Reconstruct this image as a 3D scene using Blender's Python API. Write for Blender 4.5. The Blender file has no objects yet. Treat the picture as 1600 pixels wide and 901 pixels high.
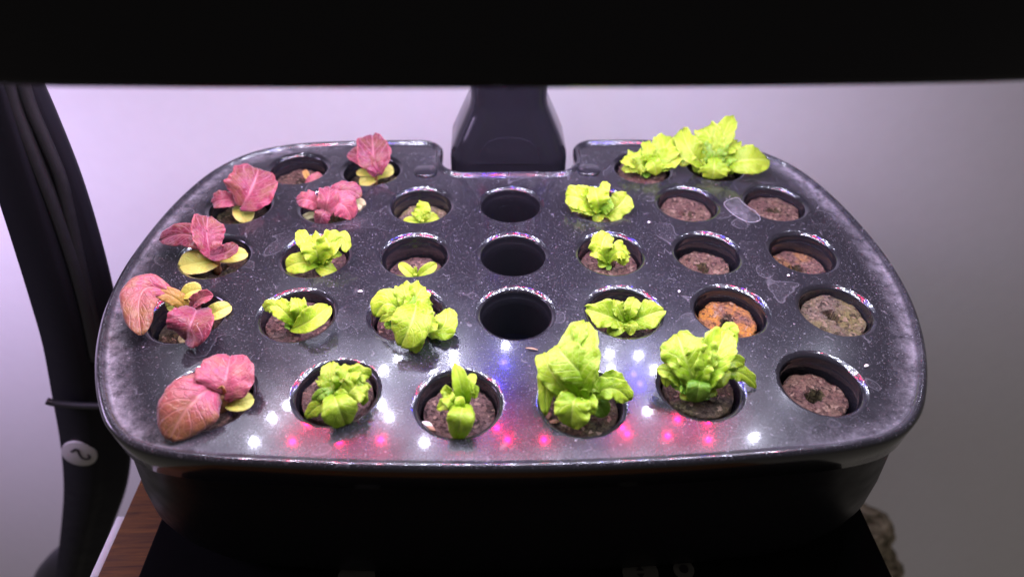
import bpy, bmesh, math, random
from mathutils import Vector, Matrix, noise
from mathutils.geometry import delaunay_2d_cdt

random.seed(7)
scene = bpy.context.scene
COL = scene.collection
PI = math.pi

# ------------------------------------------------------------------ camera
PITCH, YAW, ROLL = math.radians(40.732), math.radians(2.264), math.radians(1.0)
EYE = Vector((-0.010406, -0.342229, 0.2))
FPX, PW, PH = 1063.0, 1600.0, 901.0
cp, sp, cy, sy = math.cos(PITCH), math.sin(PITCH), math.cos(YAW), math.sin(YAW)
FWD = Vector((sy * cp, cy * cp, -sp))
_r = Vector((cy, -sy, 0.0)); _u = _r.cross(FWD)
RIGHT = math.cos(ROLL) * _r + math.sin(ROLL) * _u
UPV = -math.sin(ROLL) * _r + math.cos(ROLL) * _u
cam = bpy.data.cameras.new('camera')
camo = bpy.data.objects.new('camera', cam); COL.objects.link(camo)
M3 = Matrix((RIGHT, UPV, -FWD)).transposed()
camo.matrix_world = Matrix.Translation(EYE) @ M3.to_4x4()
cam.sensor_width = 36.0
cam.lens = 36.0 * FPX / PW
cam.clip_start = 0.01; cam.clip_end = 50.0
cam.dof.use_dof = True
cam.dof.focus_distance = 0.295
cam.dof.aperture_fstop = 6.5
scene.camera = camo

# ------------------------------------------------------------------ light and exposure
scene.view_settings.view_transform = 'Standard'
scene.view_settings.look = 'None'
scene.view_settings.exposure = 0.0
scene.view_settings.gamma = 1.0
scene.view_settings.use_curve_mapping = False
scene.cycles.use_denoising = True
scene.cycles.use_light_tree = True
scene.cycles.max_bounces = 8
scene.cycles.sample_clamp_indirect = 6.0
world = bpy.data.worlds.new('World'); scene.world = world
world.use_nodes = True
bg = world.node_tree.nodes['Background']
bg.inputs['Color'].default_value = (1.0, 0.9, 0.82, 1)
bg.inputs['Strength'].default_value = 0.11
LED = 790.0              # radiance of one white diode

# the grow light of the neighbouring garden (its arm stands at the left)
nl = bpy.data.lights.new('neighbour_grow_light', 'AREA')
nl.shape = 'RECTANGLE'; nl.size = 0.30; nl.size_y = 0.16; nl.energy = 3.2; nl.color = (0.76, 0.58, 1.0)
nlo = bpy.data.objects.new('neighbour_grow_light', nl); COL.objects.link(nlo)
nlo.location = (-0.60, -0.10, 0.10)
nlo.rotation_euler = (math.radians(14), 0, 0)

# ------------------------------------------------------------------ helpers
def at(px, py, z):
    """point of the place that the photograph shows at a pixel, at height z"""
    d = FWD + RIGHT * ((px - PW / 2) / FPX) - UPV * ((py - PH / 2) / FPX)
    return EYE + d * ((z - EYE.z) / d.z)
def aty(px, py, y):
    d = FWD + RIGHT * ((px - PW / 2) / FPX) - UPV * ((py - PH / 2) / FPX)
    return EYE + d * ((y - EYE.y) / d.y)

def tag(o, label=None, cat=None, group=None, kind=None):
    if label: o['label'] = label
    if cat: o['category'] = cat
    if group: o['group'] = group
    if kind: o['kind'] = kind
    return o
def empty(name, loc=(0, 0, 0)):
    o = bpy.data.objects.new(name, None); COL.objects.link(o)
    o.location = loc; o.empty_display_size = 0.01
    return o
def put(name, me, mat, parent=None):
    o = bpy.data.objects.new(name, me); COL.objects.link(o)
    if mat is not None and not me.materials: me.materials.append(mat)
    if parent is not None:
        o.parent = parent
        o.matrix_parent_inverse = Matrix.Translation(-world_loc(parent))
    return o
def world_loc(o):
    v = Vector(o.location)
    return v if o.parent is None else v      # parts keep their location at the origin
def mesh(name, verts, faces, smooth=True, uvs=None):
    me = bpy.data.meshes.new(name)
    me.from_pydata([tuple(v) for v in verts], [], faces)
    if smooth:
        me.polygons.foreach_set('use_smooth', [True] * len(me.polygons))
    if uvs is not None:
        l = me.uv_layers.new(name='UVMap')
        for p in me.polygons:
            for li in p.loop_indices:
                l.data[li].uv = uvs[me.loops[li].vertex_index]
    me.update()
    return me
def box(name, lo, hi, mat, parent=None, bev=0.0, seg=2):
    bm = bmesh.new()
    bmesh.ops.create_cube(bm, size=1.0)
    for v in bm.verts:
        v.co = Vector([lo[i] + (v.co[i] + .5) * (hi[i] - lo[i]) for i in range(3)])
    if bev: bmesh.ops.bevel(bm, geom=bm.edges[:], offset=bev, segments=seg, profile=.5, affect='EDGES')
    me = bpy.data.meshes.new(name); bm.to_mesh(me); bm.free()
    if bev: me.polygons.foreach_set('use_smooth', [True] * len(me.polygons))
    o = put(name, me, mat, parent)
    if bev and seg > 1: me.set_sharp_from_angle(angle=math.radians(50))
    return o
def loft(name, rings, mat, parent=None, cap0=False, cap1=False, sharp=None):
    n = len(rings[0]); V = [p for r in rings for p in r]; Fc = []
    for i in range(len(rings) - 1):
        for j in range(n):
            k = (j + 1) % n
            Fc.append((i * n + j, i * n + k, (i + 1) * n + k, (i + 1) * n + j))
    if cap0: Fc.append(tuple(range(n - 1, -1, -1)))
    if cap1: Fc.append(tuple((len(rings) - 1) * n + j for j in range(n)))
    me = mesh(name, V, Fc)
    bm = bmesh.new(); bm.from_mesh(me); bmesh.ops.recalc_face_normals(bm, faces=bm.faces); bm.to_mesh(me); bm.free()
    if sharp: me.set_sharp_from_angle(angle=math.radians(sharp))
    return put(name, me, mat, parent)
def tube(name, pts, rad, mat, parent=None, n=10, sub=6):
    P = catmull([Vector(p) for p in pts], sub)
    rings = []; up = Vector((0, 1, 0.01))
    for i, p in enumerate(P):
        t = (P[min(i + 1, len(P) - 1)] - P[max(i - 1, 0)]).normalized()
        s = t.cross(up).normalized(); q = s.cross(t)
        rings.append([p + (s * math.cos(a) + q * math.sin(a)) * rad for a in [2 * PI * k / n for k in range(n)]])
    return loft(name, rings, mat, parent, True, True)
def catmull(P, sub, closed=False):
    out = []; n = len(P)
    segs = n if closed else n - 1
    for i in range(segs):
        if closed: a, b, c, d = P[i - 1], P[i], P[(i + 1) % n], P[(i + 2) % n]
        else: a, b, c, d = P[max(i - 1, 0)], P[i], P[i + 1], P[min(i + 2, n - 1)]
        for k in range(sub):
            t = k / sub
            out.append(0.5 * ((2 * b) + (c - a) * t + (2 * a - 5 * b + 4 * c - d) * t * t + (3 * b - a - 3 * c + d) * t ** 3))
    if not closed: out.append(P[-1].copy())
    return out

# ------------------------------------------------------------------ materials
def newmat(name):
    m = bpy.data.materials.new(name); m.use_nodes = True
    nt = m.node_tree
    return m, nt, nt.nodes['Principled BSDF'], nt.nodes['Material Output']
def N(nt, kind, **kw):
    n = nt.nodes.new(kind)
    for k, v in kw.items():
        if k in n.inputs: n.inputs[k].default_value = v
        else: setattr(n, k, v)
    return n
def ramp(nt, src, stops):
    r = nt.nodes.new('ShaderNodeValToRGB'); e = r.color_ramp.elements
    while len(e) < len(stops): e.new(.5)
    for s, (p, c) in zip(e, stops):
        s.position = p; s.color = (c, c, c, 1) if isinstance(c, (int, float)) else (*c, 1)
    nt.links.new(src, r.inputs['Fac'])
    return r.outputs['Color']
def math_(nt, op, a, b=None, c=None, clamp=False):
    n = nt.nodes.new('ShaderNodeMath'); n.operation = op; n.use_clamp = clamp
    for i, x in enumerate((a, b, c)):
        if x is None: continue
        if isinstance(x, (int, float)): n.inputs[i].default_value = x
        else: nt.links.new(x, n.inputs[i])
    return n.outputs[0]
def mixc(nt, fac, a, b, blend='MIX'):
    n = nt.nodes.new('ShaderNodeMix'); n.data_type = 'RGBA'; n.blend_type = blend
    for s, x in ((n.inputs[0], fac), (n.inputs[6], a), (n.inputs[7], b)):
        if isinstance(x, (int, float)): s.default_value = x
        elif isinstance(x, tuple): s.default_value = (*x, 1)
        else: nt.links.new(x, s)
    return n.outputs[2]
def tex(nt, kind, co, **kw):
    n = N(nt, kind, **kw); nt.links.new(co, n.inputs['Vector']); return n
def objco(nt): return nt.nodes.new('ShaderNodeTexCoord').outputs['Object']
def bump(nt, h, strength, dist, bsdf):
    b = N(nt, 'ShaderNodeBump', Strength=strength, Distance=dist)
    nt.links.new(h, b.inputs['Height']); nt.links.new(b.outputs[0], bsdf.inputs['Normal'])

def dusty_black(name, haze=.05, specks=1.0, rings=True, rough=.33, coat=.55, coat_rough=.07, edge=0.0, spec=.38):
    """black moulded plastic with a film of dust, lint specks and dried water rings"""
    m, nt, p, out = newmat(name); L = nt.links.new
    co = objco(nt)
    # broad haze
    n1 = tex(nt, 'ShaderNodeTexNoise', co, Scale=22.0, Detail=6.0, Roughness=.65)
    hz = ramp(nt, n1.outputs[0], [(.30, .45 * haze), (.72, 2.0 * haze)])
    # fine grain of dust
    n2 = tex(nt, 'ShaderNodeTexNoise', co, Scale=900.0, Detail=3.0, Roughness=.7)
    grain = math_(nt, 'MULTIPLY', ramp(nt, n2.outputs[0], [(.54, 0), (.74, 1)]), .16 * specks)
    patch = tex(nt, 'ShaderNodeTexNoise', co, Scale=35.0, Detail=3.0)
    pk = ramp(nt, patch.outputs[0], [(.38, .25), (.65, 1)])
    # specks: small cells, only some of them carry a speck
    acc = math_(nt, 'ADD', hz, math_(nt, 'MULTIPLY', grain, pk))
    for sc, keep, size, amt in ((1500.0, .55, .30, .26), (720.0, .80, .24, .40), (280.0, .952, .15, .75)):
        wob = tex(nt, 'ShaderNodeTexNoise', co, Scale=sc * 1.3, Detail=2.0)
        cw = N(nt, 'ShaderNodeVectorMath', operation='MULTIPLY_ADD')
        L(wob.outputs['Color'], cw.inputs[0]); cw.inputs[1].default_value = (1.1 / sc,) * 3; L(co, cw.inputs[2])
        v = tex(nt, 'ShaderNodeTexVoronoi', cw.outputs[0], Scale=sc, feature='F1')
        near = ramp(nt, v.outputs['Distance'], [(size * .55, 1), (size, 0)])
        pick = math_(nt, 'GREATER_THAN', N_sep(nt, v.outputs['Color']), keep)
        acc = math_(nt, 'ADD', acc, math_(nt, 'MULTIPLY', math_(nt, 'MULTIPLY', near, pick), amt * specks))
    # lint: short bright threads
    for sc, lo in ((60.0, .012), (95.0, .010)):
        w = tex(nt, 'ShaderNodeTexNoise', co, Scale=sc, Detail=2.5, Distortion=.6)
        line = math_(nt, 'ABSOLUTE', math_(nt, 'SUBTRACT', w.outputs[0], .52))
        lf = ramp(nt, line, [(0.0, 1), (lo, 0)])
        g = tex(nt, 'ShaderNodeTexNoise', co, Scale=sc * 2.1, Detail=2.0)
        gate = ramp(nt, g.outputs[0], [(.60, 0), (.68, 1)])
        acc = math_(nt, 'ADD', acc, math_(nt, 'MULTIPLY', math_(nt, 'MULTIPLY', lf, gate), .24 * specks))
    if rings:      # dried water outlines
        w = tex(nt, 'ShaderNodeTexNoise', co, Scale=46.0, Detail=1.6, Distortion=.35)
        d = math_(nt, 'ABSOLUTE', math_(nt, 'SUBTRACT', w.outputs[0], .60))
        rf = math_(nt, 'ADD', ramp(nt, d, [(0.0, 1), (.010, 0)]), ramp(nt, w.outputs[0], [(.595, 0), (.605, .22)]))
        g = tex(nt, 'ShaderNodeTexNoise', co, Scale=31.0, Detail=1.0)
        acc = math_(nt, 'ADD', acc, math_(nt, 'MULTIPLY', math_(nt, 'MULTIPLY', rf, ramp(nt, g.outputs[0], [(.45, 0), (.60, 1)])), .075))
    if edge:
        a = N(nt, 'ShaderNodeAttribute', attribute_name='dust')
        n5 = tex(nt, 'ShaderNodeTexNoise', co, Scale=170.0, Detail=6.0, Roughness=.75)
        n6 = tex(nt, 'ShaderNodeTexNoise', co, Scale=18.0, Detail=2.0)
        e = math_(nt, 'MULTIPLY', a.outputs['Fac'], ramp(nt, n5.outputs[0], [(.36, .1), (.66, 1)]))
        e = math_(nt, 'MULTIPLY', e, ramp(nt, n6.outputs[0], [(.35, .35), (.62, 1)]))
        acc = math_(nt, 'ADD', acc, math_(nt, 'MULTIPLY', e, edge))
    # dust settles on what faces up
    gz = nt.nodes.new('ShaderNodeSeparateXYZ'); L(nt.nodes.new('ShaderNodeNewGeometry').outputs['Normal'], gz.inputs[0])
    acc = math_(nt, 'MULTIPLY', acc, ramp(nt, gz.outputs[2], [(.5, .03), (.95, 1)]))
    fac = math_(nt, 'MINIMUM', acc, .92)
    p.inputs['Base Color'].default_value = (.010, .010, .013, 1)
    rn = tex(nt, 'ShaderNodeTexNoise', co, Scale=120.0, Detail=4.0)
    L(ramp(nt, rn.outputs[0], [(.3, rough * .85), (.7, rough * 1.15)]), p.inputs['Roughness'])
    p.inputs['Coat Weight'].default_value = coat
    p.inputs['Specular IOR Level'].default_value = spec
    p.inputs['Coat Roughness'].default_value = coat_rough
    mp = tex(nt, 'ShaderNodeTexNoise', co, Scale=1400.0, Detail=2.0)
    bump(nt, mp.outputs[0], .05, .0002, p)
    d = N(nt, 'ShaderNodeBsdfDiffuse', Color=(.62, .60, .66, 1))
    mx = N(nt, 'ShaderNodeMixShader')
    L(fac, mx.inputs[0]); L(p.outputs[0], mx.inputs[1]); L(d.outputs[0], mx.inputs[2]); L(mx.outputs[0], out.inputs[0])
    return m
def N_sep(nt, c):
    s = nt.nodes.new('ShaderNodeSeparateColor'); nt.links.new(c, s.inputs[0]); return s.outputs[0]
def tex_warp(nt, co, sc, amt):
    w = tex(nt, 'ShaderNodeTexNoise', co, Scale=sc, Detail=2.0)
    v = N(nt, 'ShaderNodeVectorMath', operation='MULTIPLY_ADD')
    nt.links.new(w.outputs['Color'], v.inputs[0]); v.inputs[1].default_value = (amt,) * 3; nt.links.new(co, v.inputs[2])
    return v.outputs[0]

M = {}
M['deck'] = dusty_black('deck_plastic', haze=.002, specks=.46, edge=.42, rough=.23, coat=.6, coat_rough=.06)
M['cup'] = dusty_black('cup_plastic', haze=.001, specks=.22, rings=False, rough=.20, coat=1.0, coat_rough=.05)
M['gloss'] = dusty_black('gloss_plastic', haze=.002, specks=.12, rings=False, rough=.12, coat=.0, coat_rough=.03, spec=.17)
M['bowl'] = dusty_black('bowl_plastic', haze=.001, specks=.1, rings=False, rough=.34, coat=.0, spec=.07)
M['arm'] = dusty_black('satin_plastic', haze=.0005, specks=.2, rings=False, rough=.42, coat=.0, coat_rough=.2, spec=.05)

def plain(name, col, rough=.5, spec=.5, noise_sc=None, noise_amt=.1):
    m, nt, p, out = newmat(name)
    p.inputs['Roughness'].default_value = rough; p.inputs['Specular IOR Level'].default_value = spec
    if noise_sc:
        n = tex(nt, 'ShaderNodeTexNoise', objco(nt), Scale=noise_sc, Detail=5.0)
        c = mixc(nt, n.outputs[0], tuple(x * (1 - noise_amt) for x in col), tuple(min(1, x * (1 + noise_amt)) for x in col))
        nt.links.new(c, p.inputs['Base Color'])
        bump(nt, n.outputs[0], .1, .0006, p)
    else: p.inputs['Base Color'].default_value = (*col, 1)
    return m
M['wall'] = plain('wall_paint', (.87, .86, .89), .85, .2, 90.0, .03)
M['cable'] = plain('cable_rubber', (.013, .013, .015), .45, .4, 300.0, .3)
M['mat'] = plain('base_black', (.003, .003, .0035), .9, .04, 200.0, .2)
M['white_board'] = plain('white_board', (.72, .70, .74), .6, .3, 60.0, .05)
M['sticker'] = plain('sticker_vinyl', (.40, .39, .38), .55, .3, 120.0, .06)
M['ink'] = plain('sticker_ink', (.02, .015, .02), .6, .3, 300.0, .2)
M['button'] = plain('button_print', (.10, .097, .092), .6, .3, 300.0, .2)
M['led_board'] = plain('led_board', (.14, .14, .15), .5, .4, 60.0, .05)
M['husk_tan'] = plain('husk_tan', (.34, .20, .12), .6, .3, 700.0, .4)
M['husk_white'] = plain('husk_white', (.75, .70, .66), .6, .3, 500.0, .15)
M['husk_brown'] = plain('husk_brown', (.16, .075, .04), .6, .3, 500.0, .4)

def led_mat(name, col, k):
    m, nt, p, out = newmat(name)
    e = N(nt, 'ShaderNodeEmission', Color=(*col, 1), Strength=LED * k)
    nt.links.new(e.outputs[0], out.inputs[0]); return m
M['led_white'] = led_mat('led_white', (.78, .80, 1.0), 1.0)
M['led_red'] = led_mat('led_red', (1.0, .0, .09), .85)
M['led_blue'] = led_mat('led_blue', (.035, .02, 1.0), .95)

def leaf_mat(name, base, tip, vein, edge, trans, rough=.42, mott=.2, tcol=None, veins=True, blot=None):
    m, nt, p, out = newmat(name); L = nt.links.new
    uv = nt.nodes.new('ShaderNodeTexCoord')
    s = nt.nodes.new('ShaderNodeSeparateXYZ'); L(uv.outputs['UV'], s.inputs[0])
    u = s.outputs[0]; v = math_(nt, 'MULTIPLY', math_(nt, 'ABSOLUTE', math_(nt, 'SUBTRACT', s.outputs[1], .5)), 2.0)
    co = uv.outputs['Object']
    rnd = nt.nodes.new('ShaderNodeObjectInfo').outputs['Random']
    n = tex(nt, 'ShaderNodeTexNoise', co, Scale=260.0, Detail=5.0, Roughness=.6)
    nb = tex(nt, 'ShaderNodeTexNoise', co, Scale=70.0, Detail=3.0)
    g = math_(nt, 'ADD', u, math_(nt, 'MULTIPLY', math_(nt, 'SUBTRACT', nb.outputs[0], .5), .9))
    c = mixc(nt, ramp(nt, g, [(.25, 0), (.85, 1)]), base, tip)
    c = mixc(nt, math_(nt, 'MULTIPLY', ramp(nt, n.outputs[0], [(.35, 0), (.7, 1)]), mott), c, tuple(x * .45 for x in base))
    if blot:
        bl = tex(nt, 'ShaderNodeTexNoise', co, Scale=150.0, Detail=6.0, Roughness=.7)
        c = mixc(nt, math_(nt, 'MULTIPLY', ramp(nt, bl.outputs[0], [(.46, 0), (.62, 1)]), .55), c, blot)
    hv = N(nt, 'ShaderNodeHueSaturation'); L(c, hv.inputs['Color'])
    L(math_(nt, 'ADD', .82, math_(nt, 'MULTIPLY', rnd, .42)), hv.inputs['Value']); c = hv.outputs[0]
    # midrib and side veins
    mid = ramp(nt, v, [(.02, 1), (.11, 0)])
    ph = math_(nt, 'FRACT', math_(nt, 'ADD', math_(nt, 'MULTIPLY', math_(nt, 'SUBTRACT', u, math_(nt, 'MULTIPLY', v, .32)), 6.0),
                                  math_(nt, 'MULTIPLY', nb.outputs[0], 1.5)))
    sv = ramp(nt, math_(nt, 'ABSOLUTE', math_(nt, 'SUBTRACT', ph, .5)), [(0.0, .75), (.11, 0)])
    vf = math_(nt, 'MAXIMUM', mid, sv)
    fine = tex(nt, 'ShaderNodeTexVoronoi', co, Scale=420.0, feature='DISTANCE_TO_EDGE')
    ff = ramp(nt, fine.outputs['Distance'], [(0.0, .35), (.12, 0)])
    vf = math_(nt, 'MAXIMUM', vf, ff)
    c = mixc(nt, math_(nt, 'MULTIPLY', vf, .2 if not veins else .42 if blot else .72), c, vein)
    c = mixc(nt, ramp(nt, v, [(.86, 0), (1.0, .6)]), c, edge)
    L(c, p.inputs['Base Color'])
    p.inputs['Roughness'].default_value = rough
    p.inputs['Specular IOR Level'].default_value = .42
    if name.startswith(('leaf_red', 'leaf_pink')):
        p.inputs['Sheen Weight'].default_value = .35; p.inputs['Sheen Roughness'].default_value = .45; p.inputs['Sheen Tint'].default_value = (1, .78, .95, 1)
    hb = math_(nt, 'SUBTRACT', math_(nt, 'ADD', math_(nt, 'MULTIPLY', n.outputs[0], .4), nb.outputs[0]), math_(nt, 'MULTIPLY', vf, .35))
    bump(nt, hb, .6, .0013, p)
    t = N(nt, 'ShaderNodeBsdfTranslucent')
    if tcol is None: L(c, t.inputs['Color'])
    else: L(mixc(nt, .75, c, tcol), t.inputs['Color'])
    mx = N(nt, 'ShaderNodeMixShader'); mx.inputs[0].default_value = trans
    L(p.outputs[0], mx.inputs[1]); L(t.outputs[0], mx.inputs[2]); L(mx.outputs[0], out.inputs[0])
    return m
M['g'] = leaf_mat('leaf_green', (.27, .47, .010), (.46, .63, .040), (.62, .75, .15), (.58, .72, .10), .36, mott=.20, tcol=(.40, .66, .010))
M['d'] = leaf_mat('leaf_deep_green', (.14, .34, .012), (.26, .48, .035), (.44, .62, .12), (.34, .56, .07), .30, mott=.25, tcol=(.22, .56, .01))
M['r'] = leaf_mat('leaf_red', (.25, .030, .070), (.17, .024, .042), (.56, .25, .29), (.36, .055, .08), .22, rough=.30, mott=.5, blot=(.20, .11, .035))
M['b'] = leaf_mat('leaf_red_brown_tip', (.33, .060, .105), (.20, .085, .026), (.52, .25, .22), (.28, .07, .055), .20, rough=.32, mott=.5, blot=(.24, .15, .04))
M['p'] = leaf_mat('leaf_pink', (.36, .070, .115), (.31, .055, .085), (.56, .25, .26), (.40, .11, .11), .26, rough=.32, mott=.4, blot=(.30, .15, .08))
M['y'] = leaf_mat('leaf_seed_yellow', (.58, .60, .10), (.62, .64, .14), (.66, .68, .24), (.64, .48, .22), .30, mott=.08, veins=False)
M['o'] = leaf_mat('leaf_stalk_orange', (.50, .34, .06), (.50, .26, .09), (.60, .45, .15), (.52, .20, .16), .32, mott=.15, veins=False)
M['k'] = leaf_mat('leaf_cream', (.62, .62, .26), (.66, .60, .32), (.70, .68, .4), (.66, .55, .35), .3, mott=.08, veins=False)

def peat_mat(name, base, light, patch, amt, pscale=75.0, thr=.5):
    m, nt, p, out = newmat(name); L = nt.links.new
    co = objco(nt)
    n = tex(nt, 'ShaderNodeTexNoise', co, Scale=620.0, Detail=8.0, Roughness=.78)
    f = tex(nt, 'ShaderNodeTexVoronoi', tex_warp(nt, co, 260.0, .006), Scale=620.0)
    c = mixc(nt, ramp(nt, n.outputs[0], [(.40, 0), (.62, 1)]), base, light)
    a = tex(nt, 'ShaderNodeTexNoise', co, Scale=pscale, Detail=5.0, Roughness=.62)
    gr = ramp(nt, n.outputs[0], [(.38, .25), (.58, 1)])
    pf = math_(nt, 'MULTIPLY', math_(nt, 'MULTIPLY', ramp(nt, a.outputs[0], [(thr - .07, 0), (thr + .10, 1)]), gr), amt)
    c = mixc(nt, pf, c, patch)
    fib = math_(nt, 'GREATER_THAN', N_sep(nt, f.outputs['Color']), .93)
    c = mixc(nt, math_(nt, 'MULTIPLY', fib, .6), c, (.34, .24, .17))
    dk = math_(nt, 'LESS_THAN', N_sep(nt, f.outputs['Color']), .16)
    c = mixc(nt, math_(nt, 'MULTIPLY', dk, .7), c, tuple(x * .3 for x in base))
    L(c, p.inputs['Base Color']); p.inputs['Roughness'].default_value = .92
    p.inputs['Specular IOR Level'].default_value = .2
    bump(nt, math_(nt, 'ADD', n.outputs[0], math_(nt, 'MULTIPLY', f.outputs['Distance'], .5)), 1.0, .0022, p)
    return m
M['peat'] = peat_mat('peat_brown', (.045, .028, .024), (.165, .105, .095), (.20, .13, .06), .25)
M['peat_dark'] = peat_mat('peat_wet_and_hole_shade', (.028, .020, .014), (.100, .068, .048), (.085, .085, .020), .5)  # dark plugs, also the shade painted into the sowing holes
M['peat_pink'] = peat_mat('peat_reddish', (.065, .035, .028), (.19, .112, .088), (.20, .15, .08), .35)
M['peat_orange'] = peat_mat('peat_rust', (.085, .045, .042), (.20, .11, .10), (.48, .21, .028), .95, 60.0, .44)
M['peat_crust'] = peat_mat('peat_crusted', (.085, .050, .042), (.23, .135, .105), (.42, .22, .035), .9, 48.0, .56)
M['peat_green'] = peat_mat('peat_algae', (.085, .062, .045), (.21, .165, .125), (.20, .19, .045), .75, 55.0, .5)

# ------------------------------------------------------------------ setting: wall, shelf
wall = put('wall', mesh('wall', [(-2.2, .15, -1.7), (2.2, .15, -1.7), (2.2, .15, 1.0), (-2.2, .15, 1.0)], [(0, 1, 2, 3)]), M['wall'])
tag(wall, kind='structure')

def wood_mat():
    m, nt, p, out = newmat('shelf_wood'); L = nt.links.new
    mp = N(nt, 'ShaderNodeMapping', Scale=(5.0, 60.0, 30.0)); L(objco(nt), mp.inputs[0])
    n = tex(nt, 'ShaderNodeTexNoise', mp.outputs[0], Scale=6.0, Detail=7.0, Roughness=.7, Distortion=.4)
    mp2 = N(nt, 'ShaderNodeMapping', Scale=(40.0, 900.0, 200.0)); L(objco(nt), mp2.inputs[0])
    n2 = tex(nt, 'ShaderNodeTexNoise', mp2.outputs[0], Scale=1.0, Detail=4.0)
    c = mixc(nt, ramp(nt, n.outputs[0], [(.3, 0), (.7, 1)]), (.045, .016, .003), (.19, .072, .011))
    c = mixc(nt, math_(nt, 'MULTIPLY', ramp(nt, n2.outputs[0], [(.45, 0), (.7, 1)]), .6), c, (.05, .02, .008))
    L(c, p.inputs['Base Color']); p.inputs['Roughness'].default_value = .6; p.inputs['Specular IOR Level'].default_value = .15
    bump(nt, n2.outputs[0], .2, .0006, p); return m
M['wood'] = wood_mat()
shelf = box('wooden_shelf', (-.196, -.34, -.136), (.150, .095, -.112), M['wood'], None, .0012)
tag(shelf, 'brown grained wooden shelf under the black garden base', 'shelf')
strip = box('white_strip', (-.2018, -.182, -.150), (-.1975, -.150, -.116), M['white_board'], None, .0006)
tag(strip, 'thin white strip along the left edge of the wooden shelf', 'strip')

# ------------------------------------------------------------------ tray
HALF = [(38.0, 1.6), (38.0, 11.6), (39.0, 16.6), (41.8, 20.8), (46.0, 23.6), (51.0, 24.6), (64, 24.7), (80, 24.6), (116, 22.2), (138.5, 16.0), (153.5, 6.0), (165.8, -12), (173.8, -38),
        (178.0, -66), (179.3, -93), (177.2, -118), (172.6, -138), (166.2, -156), (157.8, -173), (148.5, -186), (135.5, -195.5), (116, -200.4),
        (90, -203), (50, -205.6)]
NOTCH = [(37.0, -3.4), (34.2, -7.6), (30.0, -10.4), (25.0, -11.4)]
half = NOTCH[::-1] + HALF
ctrl = [Vector((x / 1000, y / 1000, 0)) for x, y in half] + [Vector((0, -.2068, 0))] + \
       [Vector((-x / 1000, y / 1000, 0)) for x, y in half[::-1]] + [Vector((-.013, -.0114, 0)), Vector((0, -.0114, 0)), Vector((.013, -.0114, 0))]
OUT = catmull(ctrl, 5, True)
def inset(P, d):
    n = len(P); out = []
    for i in range(n):
        t = (P[(i + 1) % n] - P[i - 1]).normalized()
        out.append(P[i] + Vector((t.y, -t.x, 0)) * d)
    return out
# decide which side is inside
_c = inset(OUT, .001); SGN = 1 if abs(_c[len(_c) // 4].x) < abs(OUT[len(OUT) // 4].x) else -1
_area = sum(a.x * b.y - b.x * a.y for a, b in zip(OUT, OUT[1:] + OUT[:1]))
SGN = -1 if _area > 0 else 1
def ring(d, z): return [Vector((p.x, p.y, z)) for p in inset(OUT, SGN * d)]

HOLES = []
for x, y in ((-118.5, -5), (-77.3, -6.5), (76.2, -5.6), (118.5, -3.5)): HOLES.append((0, x, y))
for r, y in ((1, -41.8), (2, -84.5), (3, -125.8)):
    for i in range(-3, 4): HOLES.append((r, i * 47.0, y))
for x, y in ((-117.2, -170.5), (-70.1, -169.3), (-23.4, -175.5), (23.5, -175.8), (70.3, -169.0), (118.4, -168.0)): HOLES.append((4, x, y))
HOLES = [(r, x / 1000, y / 1000) for r, x, y in HOLES]
RH, NS = .0176, 48

tray = empty('seedling_tray')
tag(tray, 'black dusty seedling tray with round cups and a raised rim', 'tray')
# flat plate with round openings
inner = ring(.0050, 0)
pts = [Vector((p.x, p.y)) for p in inner]; edges = [(i, (i + 1) % len(inner)) for i in range(len(inner))]
for r, x, y in HOLES:
    b = len(pts)
    for k in range(NS):
        a = 2 * PI * k / NS
        pts.append(Vector((x + RH * math.cos(a), y + RH * math.sin(a))))
    edges += [(b + k, b + (k + 1) % NS) for k in range(NS)]
# extra points so that the dust attribute can vary along the border
for d in (.003, .006, .010, .016):
    for i, p in enumerate(ring(.0050 + d, 0)):
        if i % 2 == 0 and all((p.x - x) ** 2 + (p.y - y) ** 2 > (RH + .0012) ** 2 for _, x, y in HOLES) and not (abs(p.x) < .05 and p.y > -.03):
            pts.append(Vector((p.x, p.y)))
V2, E2, F2, _, _, _ = delaunay_2d_cdt(pts, edges, [], 0, 1e-7)
def inside_outline(q, P):
    c = False; n = len(P); j = n - 1
    for i in range(n):
        if (P[i].y > q[1]) != (P[j].y > q[1]) and q[0] < (P[j].x - P[i].x) * (q[1] - P[i].y) / (P[j].y - P[i].y) + P[i].x: c = not c
        j = i
    return c
faces = []
for f in F2:
    c = sum((V2[i] for i in f), Vector((0, 0))) / len(f)
    if any((c.x - x) ** 2 + (c.y - y) ** 2 < (RH * .985) ** 2 for _, x, y in HOLES): continue
    if not inside_outline(c, inner): continue
    faces.append(tuple(f))
me = mesh('deck_plate', [(v.x, v.y, 0) for v in V2], faces, smooth=False)
bm = bmesh.new(); bm.from_mesh(me); bmesh.ops.recalc_face_normals(bm, faces=bm.faces)
if sum(f.normal.z for f in bm.faces) < 0: bmesh.ops.reverse_faces(bm, faces=bm.faces[:])
bm.to_mesh(me); bm.free()
def near_border(p):
    return min(math.hypot(p[0] - q.x, p[1] - q.y) for q in inner)
at_ = me.attributes.new('dust', 'FLOAT', 'POINT')
for v in me.vertices:
    side = min(1.0, max(0.0, (abs(v.co.x) - .09) / .06))
    at_.data[v.index].value = max(0.0, 1 - near_border(v.co) / .0095) ** 1.7 * (.08 + .92 * side)
deck = put('deck_plate', me, M['deck'], tray)
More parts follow.
